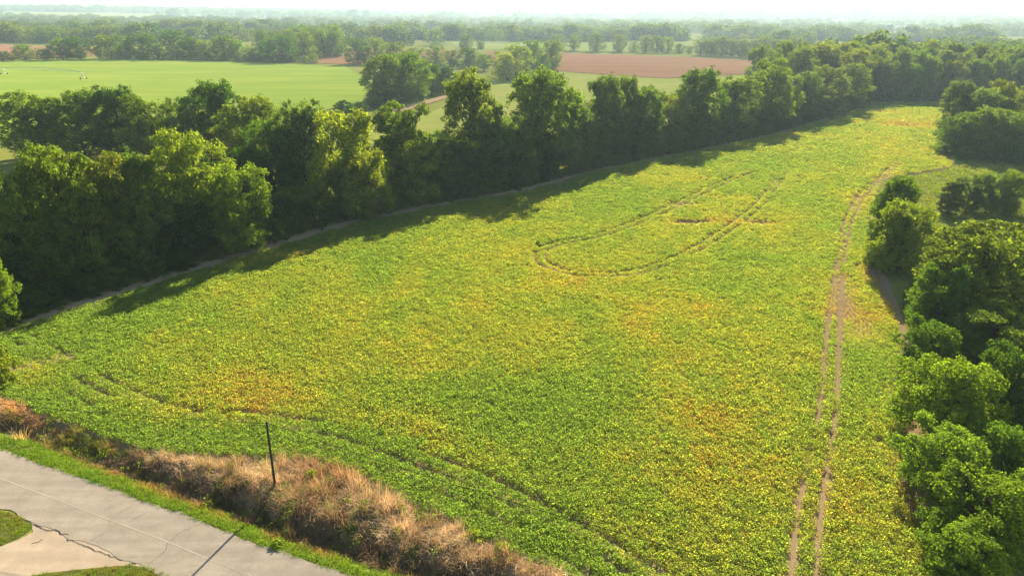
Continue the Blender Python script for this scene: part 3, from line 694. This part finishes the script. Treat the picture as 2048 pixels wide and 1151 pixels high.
scale = np.ones(n); keep = np.ones(n, bool)
# browning: broad patches plus local ones
dry = .42*fbm(PXX/22+4, PYY/30+2, 41, 4)+.35*fbm(PXX/5.5, PYY/7, 47, 3)
def blob(px, py, rx, ry, rot=0, w_=1.0):
    cx, cy_ = G(px, py); dx, dy = PXX-cx, PYY-cy_; c, s = math.cos(rot), math.sin(rot)
    q = np.hypot((dx*c+dy*s)/rx, (-dx*s+dy*c)/ry); q = q*(.45+1.1*fbm(PXX/3.2, PYY/3.2, 71, 4)); return np.exp(-q*q)*w_
for a in [(480, 800, 7, 6, 0, .42), (600, 770, 9, 6, 0, .2), (560, 690, 12, 9, 0, .12), (1420, 930, 9, 5, .2, .42), (1380, 780, 9, 9, 0, .3), (1440, 860, 8, 5, 0, .3), (820, 900, 7, 4, 0, .18), (800, 860, 5, 3, 0, .22), (1270, 480, 10, 10, 0, .18), (1480, 430, 22, 13, 0, .26),
          (1400, 445, 10, 5, 0, .35), (1810, 250, 18, 14, 0, .5), (1790, 300, 14, 30, 0, .2), (540, 520, 10, 3, .5, .5), (1700, 620, 6, 9, .4, .35), (1560, 1000, 6, 6, 0, .2), (300, 760, 12, 4, -.4, .15), (1300, 620, 14, 9, 0, .15), (1180, 560, 10, 5, 0, .12), (1500, 620, 10, 5, 0, .15), (1690, 870, 5, 7, 0, .15)]:
    dry = dry+.46*blob(*a)*cr.uniform(.1, 1.9, n)
for a in [(1080, 800, 10, 7, 0, .25), (860, 800, 9, 6, 0, .15), (1040, 470, 14, 8, 0, .12), (700, 900, 12, 2.2, -.35, .4), (1000, 1030, 18, 2.4, -.62, .4), (450, 880, 12, 1.8, 0, .3), (1200, 420, 22, 9, .6, .2), (1560, 330, 30, 14, .7, .25), (180, 710, 9, 5, 0, .2), (350, 640, 14, 5, .6, .15), (1780, 800, 4, 12, 0, .15), (1660, 840, 5, 5, 0, .2), (1520, 520, 9, 4, 0, .25), (1480, 560, 7, 5, 0, .15)]:
    dry = dry-.8*blob(*a)
de, _, _ = seg_dist(PXX, PYY, LEFTEDGE); dry = dry-.12*np.exp(-(de/9)**2)
dc, _, _ = seg_dist(PXX, PYY, CROPEDGE); dry = dry-.22*np.exp(-(dc/3.2)**2)
dr, _, _ = seg_dist(PXX, PYY, RIGHTEDGE)
keep &= (de > 2.4-.6*sstep(150, 200, PYY)+.9*(fbm(PXX/3, PYY/3, 3, 2)-.5)*2)
keep &= (dr > (.5+1.1*fbm(PXX/4, PYY/4, 8, 2))*(1-.9*sstep(120, 150, PYY))); keep &= (dc > .5*fbm(PXX/2, PYY/2, 18, 2))
scale *= .75+.25*sstep(.5, 3.2, dr-.4)
# bare and thin places
bare = np.zeros(n)
for a in [(1383, 447, 4.6, 2.0, 0, .95), (1512, 447, 3.6, 1.6, 0, .9), (1362, 411, 4.5, 1.6, 0, .8), (1440, 398, 4, 1.6, 0, .45), (1812, 252, 11, 7, 0, .55), (1760, 225, 9, 8, 0, .6), (1757, 535, 1.7, 5.0, -.45, 1.3), (1772, 580, 1.3, 5, -.45, 1.0), (1705, 400, 2.0, 1.2, 0, .5), (1790, 790, 1.6, 2.0, 0, .6), (1580, 268, 6, 5, 0, .5), (1830, 1000, 1.2, 9, -.15, .6), (1640, 275, 6, 3, 0, .4), (60, 735, 5, 1.5, .6, .5)]:
    bare = np.maximum(bare, blob(*a))
thin = np.maximum(np.maximum(blob(1692, 615, 1.8, 9, -.44, 1.2), blob(1672, 590, 1.5, 7, -.44, 1.0)), np.maximum(blob(1720, 655, 2.6, 6, -.44, .8), blob(1740, 555, 2, 5, -.44, .8)))
keep &= cr.uniform(size=n) > np.clip(bare*1.15-.12, 0, .97)
scale *= 1-.5*np.clip(bare, 0, 1); scale *= 1-.62*np.clip(thin, 0, 1); dry = dry+.35*np.clip(bare, 0, 1)+.28*np.clip(thin, 0, 1)
# wheel tracks: pairs of ruts
def shift(line, dd): return [tuple(p) for p in (lambda P: P+np.stack([-(np.gradient(P, axis=0)[:, 1]), np.gradient(P, axis=0)[:, 0]], 1)/np.linalg.norm(np.gradient(P, axis=0), axis=1)[:, None]*dd)(np.array(line))]
def rut(line, half, depth, gap, seed, soil=False):
    global keep, scale, dry
    dd, _, al = seg_dist(PXX, PYY, smooth_line(line, 3.0)); br = fbm(al/4.5, al*0+.3, seed, 3)
    on = sstep(gap, gap+.12, br)*depth; hv = half*(.45+1.1*fbm(al/1.7, al*0+7.1, seed+5, 3)); f = on*(1-.45*sstep(105, 150, PYY)*soil-.5*sstep(160, 230, PYY))*np.exp(-(dd/(hv*np.clip(sc, 1, 1.6)))**4)
    if soil: keep &= cr.uniform(size=n) > f*.95
    scale *= 1-.62*f; dry += .10*f
LOOP = gp([(1490, 346), (1400, 385), (1300, 432), (1200, 470), (1115, 488), (1078, 500), (1070, 522), (1090, 540), (1150, 556), (1230, 558), (1310, 545), (1400, 505), (1480, 452), (1530, 410), (1566, 362)])
for q, s in ((0, 1), (1.9, 2)): rut(shift(LOOP, q), .44, .97, .26, 200+s)
RT = gp([(1830, 285), (1760, 355), (1715, 395), (1690, 440), (1678, 500), (1668, 560), (1655, 640), (1645, 760), (1632, 850), (1608, 950), (1590, 1060), (1580, 1160), (1572, 1260)])
RT2 = gp([(1815, 300), (1740, 372), (1700, 405), (1675, 470), (1656, 540), (1645, 620)])
RTb = gp([(1800, 330), (1735, 390), (1706, 440), (1692, 500), (1683, 580), (1678, 650), (1674, 760), (1668, 850), (1650, 950), (1636, 1060), (1632, 1160), (1630, 1260)])
rut(RT, .34, .95, .40, 211, True); rut(RTb, .34, .97, .32, 213, True); rut(RT, .42, .8, .2, 231); rut(RTb, .42, .8, .15, 233)
rut(gp([(1712, 397), (1730, 395), (1756, 393)]), .35, .8, .2, 214)
BT = gp([(30, 690), (75, 712), (150, 760), (260, 815), (370, 850), (470, 850), (560, 862), (680, 882), (800, 925), (960, 985), (1060, 1040), (1200, 1120), (1290, 1180)])
rut(BT, .36, .95, .35, 221); rut(shift(BT, 2.0), .36, .95, .34, 222); rut(shift(BT, -2.2), .26, .7, .52, 226)
rut(gp([(1650, 310), (1580, 345), (1540, 390)]), .3, .8, .4, 223); rut(gp([(1440, 330), (1520, 325), (1600, 300), (1690, 280)]), .35, .6, .45, 224); rut(gp([(1870, 380), (1880, 362), (1890, 350)]), .4, .9, .2, 225)
# canopy height varies in soft patches
scale *= .86+.3*fbm(PXX/2.2, PYY/2.2, 90, 3); 
dry = np.clip((dry-.20)*1.45+.25*(fbm(PXX/1.6, PYY/1.6, 95, 3)-.5)+cr.normal(0, .09, n), 0, 1.2)
key = np.array([0, .25, .5, .72, .95, 1.2]); pal = np.array([(.180, .280, .050), (.236, .308, .054), (.306, .333, .058), (.350, .305, .062), (.325, .225, .064), (.27, .160, .066)])
tint = np.stack([np.interp(dry, key, pal[:, i]) for i in range(3)], 1)*cr.uniform(.82, 1.18, (n, 1))
kk = keep; Pc = np.column_stack([PXX, PYY, np.full(n, .0)])[kk]; m_ = len(Pc)
sv = np.column_stack([scale*sc, scale*sc, scale*(1+.25*(sc-1))])[kk]*cr.uniform(.85, 1.15, (m_, 1))
scatter('soybean_crop', Pc, cr.uniform(0, 6.28, m_), 0, sv, tint[kk], cr.integers(0, 4, m_), CROPP, 'yellowing green soybean plants covering the big field')
print('crop plants', m_)

# ------------------------------------------------------------------ dry bank, verge and lawn grass
def blades(seed, n, h, spread, wd, droop, segs=3, lean=.35):
    r = np.random.default_rng(seed); V = []; F = []
    for _ in range(n):
        a = r.uniform(0, 6.28); b0 = np.array([r.normal(0, spread), r.normal(0, spread), 0]); hh = h*r.uniform(.5, 1.1); ln = lean*r.uniform(.3, 1.6)*hh; dr_ = droop*r.uniform(.2, 1.5)
        dirv = np.array([math.cos(a), math.sin(a), 0]); sd_ = np.array([-math.sin(a+r.normal(0, .8)), math.cos(a), 0]); w0 = wd*r.uniform(.6, 1.3); b = len(V)
        for k in range(segs+1):
            t = k/segs; p = b0+dirv*ln*(t**1.6)+np.array([0, 0, hh*(t-dr_*t**3*.6)]); w1 = w0*(1-t*.8)
            V.append(p-sd_*w1/2); V.append(p+sd_*w1/2)
        for k in range(segs): F.append((b+2*k, b+2*k+1, b+2*k+3, b+2*k+2))
    return np_mesh('grass_tuft', np.array(V), np.array(F))
DRYP = [proto('dry_tuft', blades(80+i, (52, 40, 26, 60)[i], (1.25, 1.1, 1.7, .9)[i], (.22, .3, .16, .34)[i], (.042, .05, .035, .05)[i], (.75, 1.0, .35, .8)[i], 4, (.55, .9, .3, .7)[i]), M['dry']) for i in range(4)]
GRP = [proto('grass_tuft', blades(90+i, 26, .24, .13, .030, .6, 2, .5), M['grass']) for i in range(3)]
br = np.random.default_rng(8)
DL = smooth_line(DITCH, .5); CL = smooth_line(CROPEDGE, .5)
BANKPOLY = [tuple(p) for p in DL]+[tuple(p) for p in CL[::-1]]
xs = DL[:, 0]; N0 = 15000
bx = br.uniform(-80, 26, N0*3); by = br.uniform(28, 90, N0*3)
k = inpoly(bx, by, BANKPOLY) & (np.abs(bx) < .80*by+14); bx, by = bx[k], by[k]
d1, s1, al1 = seg_dist(bx, by, DITCH); d2, _, al2 = seg_dist(bx, by, CROPEDGE); u = d1/(d1+d2)          # 0 ditch .. 1 crop edge
clump = fbm(bx/1.6, by/1.6, 61, 3); k = br.uniform(size=len(bx)) < (.55+.5*clump); bx, by, d1, d2, u, clump = [v[k] for v in (bx, by, d1, d2, u, clump)]
pxl = np.array([G(157, 848, .5), G(0, 800, .5)]); leftness = sstep(-34, -41, bx)                            # bare sandy end on the left
sandy = leftness*sstep(.5, .72, u)
hs = (.15+1.75*fbm(bx/1.7, by/1.7, 62, 3)**1.3)*(.75+.5*sstep(.1, .55, u)*(1-.25*sstep(.75, 1, u)))*(1-.2*sandy)
hs *= .88
hs *= 1+.35*np.exp(-((bx+14)/9)**2)
c1 = fbm(bx/2.0+7, by/2.0, 63, 3); c2 = fbm(bx/1.1, by/1.1+5, 64, 3)
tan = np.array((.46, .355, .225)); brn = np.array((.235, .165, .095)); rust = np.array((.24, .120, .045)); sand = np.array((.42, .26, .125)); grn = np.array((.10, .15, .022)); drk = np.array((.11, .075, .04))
t = np.clip((.55*c1+.45*fbm(bx/.8, by/.8, 66, 2)-.34)/.3, 0, 1)[:, None]; bt = brn*(1-t)+tan*t
q = np.exp(-((bx+16.2)/3.6)**2-((by-52.6)/2.2)**2)*.75+.4*np.exp(-((bx+17.8)/1.8)**2-((by-49.4)/1.5)**2); q = np.clip(q*(.5+c2), 0, 1)[:, None]; bt = bt*(1-q)+rust*q
q = sandy[:, None]; bt = bt*(1-q)+sand*q
q = np.clip((1-u*2.2), 0, .8)[:, None]; bt = bt*(1-q)+(drk*.6+brn*.6)*q  # ditch-side tufts tinted darker: shade of the bank face put into their colour
gx_, gy_ = G(190, 866, .5); q = np.clip(1.5*np.exp(-((bx-gx_)/4.2)**2-((by-gy_)/1.8)**2), 0, 1)[:, None]; bt = bt*(1-q)+np.array((.21, .22, .03))*q
q = np.clip((c2-.64)*9, 0, 1)[:, None]*.9; bt = bt*(1-q)+grn*q
bt = bt*br.uniform(.85, 1.45, (len(bx), 1))
sv = np.column_stack([hs**.5*.95, hs**.5*.95, hs])
scatter('dry_grass', np.column_stack([bx, by, terrain(bx, by)-.03]), br.uniform(0, 6.28, len(bx)), br.normal(0, .16, len(bx)), sv, bt, br.integers(0, 4, len(bx)), DRYP, 'tangled dry brown grass and weeds on the roadside bank')
print('bank tufts', len(bx))
ribbon('bank_soil', [tuple(p) for p in (np.array(DITCH[:])+0)], 5.0, -.2, M['bank'], .02, .4, 21, 10, .6)
# verge between ditch and road, and the two lawn corners
ROADUP = off_line([tuple(p) for p in smooth_line(ROADC, .5)], 2.95)
VERGE = [tuple(p) for p in DL]+[tuple(p) for p in ROADUP[::-1]]
ISL = gp([(-260, 985), (-60, 1012), (0, 1021), (35, 1030), (62, 1048), (64, 1058), (40, 1074), (0, 1090), (-60, 1100), (-260, 1125)])
LAWN = gp([(40, 1156), (90, 1146), (160, 1138), (235, 1131), (262, 1130), (300, 1136), (345, 1153), (420, 1190), (500, 1240), (300, 1320), (0, 1300), (-60, 1190)])
for nm, poly, dens, hgt, lab in (('verge_grass', VERGE, 20, 1.0, 'bright green grass strip between ditch and road'), ('corner_grass', ISL, 17, .7, 'mown grass corner left of the driveway mouth'), ('lawn_grass', LAWN, 17, .7, 'mown lawn below the driveway at the bottom edge')):
    xs = [p[0] for p in poly]; ys = [p[1] for p in poly]; A = (max(xs)-min(xs))*(max(ys)-min(ys)); m_ = int(A*dens)
    x = br.uniform(min(xs), max(xs), m_); y = br.uniform(min(ys), max(ys), m_); k = inpoly(x, y, poly) & (np.abs(x) < .80*y+10) & (y > 33); x, y = x[k], y[k]
    f = fbm(x/1.5, y/1.5, 33, 3); g_ = fbm(x/.5, y/.5, 35, 2)
    c = np.array((.10, .185, .018))*(1-f[:, None])+np.array((.17, .22, .025))*f[:, None]; hh = hgt*(.6+.9*g_)
    if nm == 'verge_grass':
        dv, _, _ = seg_dist(x, y, DITCH); w_ = np.clip(np.exp(-((dv-.1)/.6)**2)*np.clip(fbm(x/2.2, y/2.2, 39, 2)*3.2-1.0, 0, 1.3)*sstep(-44, -38, x), 0, 1); c = c*(1-w_[:, None])+np.array((.29, .17, .08))*w_[:, None]; hh = hh*(1+.7*w_+.5*np.clip(f*2-1, 0, 1))
    else:
        w_ = np.clip((fbm(x/1.8, y/1.8, 44, 3)-.42)*3, 0, .8); c = c*(1-w_[:, None])*1.0+np.array((.20, .15, .03))*w_[:, None]
    sh = sheet(nm.split('_')[0]+'_ground', poly, surf_mat(nm+'_ground', [(.07, .095, .015), (.11, .11, .025), (.065, .09, .015), (.13, .10, .05)], (.3, 1.5, 9)), .018 if nm == 'verge_grass' else .040, .9 if nm == 'verge_grass' else None)
    m_ = len(x); scatter(nm, np.column_stack([x, y, terrain(x, y)+(.01 if nm == 'verge_grass' else .04)]), br.uniform(0, 6.28, m_), br.normal(0, .15, m_), hh, 1.22*c*br.uniform(.8, 1.2, (m_, 1)), br.integers(0, 3, m_), GRP, lab)

RG = [(36, 40), (41, 53), (47, 66), (56.5, 86), (63, 104), (68, 119), (86, 156), (98, 177), (125, 192), (140, 208), (200, 210), (200, 120), (90, 50), (60, 36)]
x = br.uniform(34, 200, 60000); y = br.uniform(36, 212, 60000); dd = np.hypot(x, y); s_ = .9+2.4*sstep(50, 190, dd); k = inpoly(x, y, RG) & (br.uniform(size=60000) < 1.6/s_**2+.12); x, y, s_ = x[k], y[k], s_[k]; m_ = len(x)
f = fbm(x/7, y/7, 36, 3)[:, None]; c = (np.array((.12, .17, .02))*(1-f)+np.array((.21, .215, .03))*f)*br.uniform(.8, 1.2, (m_, 1))
scatter('rough_grass', np.column_stack([x, y, x*0+.005]), br.uniform(0, 6.28, m_), 0, s_, c, br.integers(0, 3, m_), GRP, 'sunlit rough grass behind the trees right of the field')
WDP = [proto('bank_weed', crop_plant(140+i, 22), M['crop']) for i in range(2)]
x = br.uniform(-70, 20, 9000); y = br.uniform(30, 85, 9000); k = inpoly(x, y, BANKPOLY) & (fbm(x/1.3, y/1.3, 67, 3) > .585); x, y = x[k], y[k]; m_ = len(x)
scatter('bank_weeds', np.column_stack([x, y, terrain(x, y)+.1+.5*br.uniform(size=m_)]), br.uniform(0, 6.28, m_), br.normal(0, .3, m_), br.uniform(.6, 1.3, m_), np.array((.13, .20, .02))*br.uniform(.6, 1.3, (m_, 1)), br.integers(0, 2, m_), WDP, 'green leafy weeds growing through the dry bank grass')
# single plants on the bank and in the crop
def bush_at(px, py, z, h, wd, colr, label, name='shrub', kind='weed', cat='shrub'):
    X, Y = G(px, py, z); tree(X, Y, h, wd, kind, colr, label, name=name, cat=cat, sink=.1)
bush_at(626, 965, 0, 1.5, 1.5, 'lt', 'green leafy bush in the dry grass right of the pole')
bush_at(437, 1000, -.6, .9, 1.0, 'lt', 'small bright green weed on the dark face of the ditch', 'weed', cat='weed')
bush_at(555, 1090, -.1, .7, 1.3, 'lt', 'broad-leaved green weed at the road edge below the pole', 'weed', cat='weed')
bush_at(950, 1085, 0, 1.2, 1.5, 'yl', 'yellow-green bush between dry bank and crop near the bottom edge')
bush_at(1000, 1105, 0, .9, .9, 'yl', 'smaller yellow-green bush right of the other near the bottom edge')
bush_at(1075, 494, 0, 1.3, 1.3, 'dk', 'small dark weed standing above the crop where the wheel track turns', 'weed', cat='weed')
bush_at(1378, 607, 0, 1.0, 1.0, 'dk', 'dark weed poking out of the open crop, nearer of two', 'weed', cat='weed')
bush_at(1435, 592, 0, .9, .7, 'dk', 'dark weed poking out of the open crop, farther of two', 'weed', cat='weed')
PL = blades(120, 60, 1.5, .30, .05, .5, 4, .5); PL.materials.append(M['leaf'])
X, Y = G(38, 872, 0); pg = link('plume_grass', PL, None, None, (X, Y, TZ(X, Y)-.05)); pg.color = (.42, .31, .22, 1); pg.scale = (1.3, 1.3, 1.15); tag(pg, 'pale feathery grass clump on the verge at the left', 'grass clump')

# ------------------------------------------------------------------ utility pole and wires
bxp, byp = G(552, 985); hx, hz = UP(533, 843, byp)
pole = bpy.data.objects.new('utility_pole', None); COL.objects.link(pole); pole.location = (bxp, byp, TZ(bxp, byp)); tag(pole, 'weathered wooden utility pole leaning slightly in the dry bank', 'utility pole')
z0 = TZ(bxp, byp); top = Vector((hx-bxp, 0, hz-z0))
link('post', MB().tube([(0, 0, -.6), tuple(top*.5), tuple(top)], [.125, .105, .085], 10).mesh('post'), M['wood'], pole)
pt = top*.955
link('pin', MB().tube([pt+Vector((.08, -.02, 0)), pt+Vector((.22, -.05, .02)), pt+Vector((.24, -.05, .10))], .022, 6).mesh('pin'), M['steel'], pole)
link('insulator', MB().tube([pt+Vector((.24, -.05, .09)), pt+Vector((.24, -.05, .13)), pt+Vector((.24, -.05, .17)), pt+Vector((.24, -.05, .24))], [.05, .065, .045, .03], 8).mesh('insulator'), M['porcelain'], pole)
link('ground_wire', MB().tube([(.10, -.12, .3), tuple(top*.5+Vector((.06, -.115, 0))), tuple(top*.93+Vector((.04, -.10, 0)))], .012, 5).mesh('ground_wire'), M['wire'], pole)
att = Vector((bxp, byp, z0))+pt+Vector((.24, -.05, .20))
def wire(end, sag, label):
    e = Vector(end); pts = [att.lerp(e, t)-Vector((0, 0, 4*sag*t*(1-t))) for t in np.linspace(0, 1, 28)]
    o = link('power_line', MB().tube(pts, .024, 5).mesh('power_line'), M['wire']); tag(o, label, 'wire', 'wires on the utility pole')
lx, ly = G(0, 813, 6.3); dv = Vector((lx, ly, 6.75))-att; dv.z = 0; L = 52/dv.length
wire((att.x+dv.x*L, att.y+dv.y*L, att.z+.1), .75, 'thin black wire running from the pole to the left picture edge')
rx, ry = G(1512, 1151, 5.9); dv = Vector((rx, ry, 0))-att; dv.z = 0; L = (dv.length+9)/dv.length
wire((att.x+dv.x*L, att.y+dv.y*L, att.z-.5), .8, 'thin black wire crossing the crop from the pole to the bottom edge')

# ------------------------------------------------------------------ centre pivot irrigation in the bright field
ex, ey = G(167, 157.5, .3); sx, sy = G(8, 148, .3); ux, uy = sx-ex, sy-ey; SL = math.hypot(ux, uy); ux /= SL; uy /= SL
piv = bpy.data.objects.new('irrigation_pivot', None); COL.objects.link(piv); piv.location = (ex, ey, TZ(ex, ey)+.25); piv.rotation_euler.z = math.atan2(uy, ux)
tag(piv, 'long arched irrigation boom on wheeled towers in the bright green field', 'irrigation boom')
HP = 4.4
for s in range(2):
    a0 = s*SL; pts = [(a0+SL*t, 0, HP+4.2*t*(1-t)) for t in np.linspace(0, 1, 15)]
    link('pipe', MB().tube(pts, .14, 6).mesh('pipe'), M['steel'], piv)
    mb = MB(); low = [Vector(p)-Vector((0, 0, 1.5*math.sin(math.pi*k/14))) for k, p in enumerate(pts)]
    for k in range(1, 14):
        for sy_ in (-.9, .9): mb.tube([Vector(pts[k]), low[k]+Vector((0, sy_, 0))], .03, 4)
    for k in range(14):
        for sy_ in (-.9, .9): mb.tube([low[k]+Vector((0, sy_ if 0 < k else 0, 0)), low[k+1]+Vector((0, sy_ if k < 13 else 0, 0))], .035, 4)
    link('truss', mb.mesh('truss'), M['steel'], piv)
    for k in range(1, 14):
        p = Vector(pts[k]); link('drop_hose', MB().tube([p, p-Vector((0, 0, 2.2))], .05, 5).mesh('drop_hose'), M['drop'], piv)
for s in range(3):
    a0 = s*SL
    for sy_ in (-1, 1):
        for q in (-.7, .7): link('tower_leg', MB().tube([(a0, 0, HP), (a0+q, sy_*2.0, .9)], .08, 5).mesh('tower_leg'), M['steel'], piv)
        wh = MB(); wh.tube([(a0, sy_*2.0-.14, .55), (a0, sy_*2.0+.14, .55)], .55, 14); link('wheel', wh.mesh('wheel', False), M['rubber'], piv)
    link('base_beam', MB().tube([(a0, -2.2, .95), (a0, 2.2, .95)], .09, 5).mesh('base_beam'), M['steel'], piv)

# ------------------------------------------------------------------ haze
mh, N, L, o = mat('haze_air'); v = nd(N, 'VolumePrincipled'); v.inputs['Color'].default_value = (.46, .61, .76, 1); v.inputs['Density'].default_value = .000115; v.inputs['Anisotropy'].default_value = .35
L.new(v.outputs[0], o.inputs['Volume'])
mb = MB().box((-9300, -200, -6), (9300, 11300, 105)); hz_ = link('haze', mb.mesh('haze', False), mh); tag(hz_, 'thin summer haze over the plain', kind='stuff')
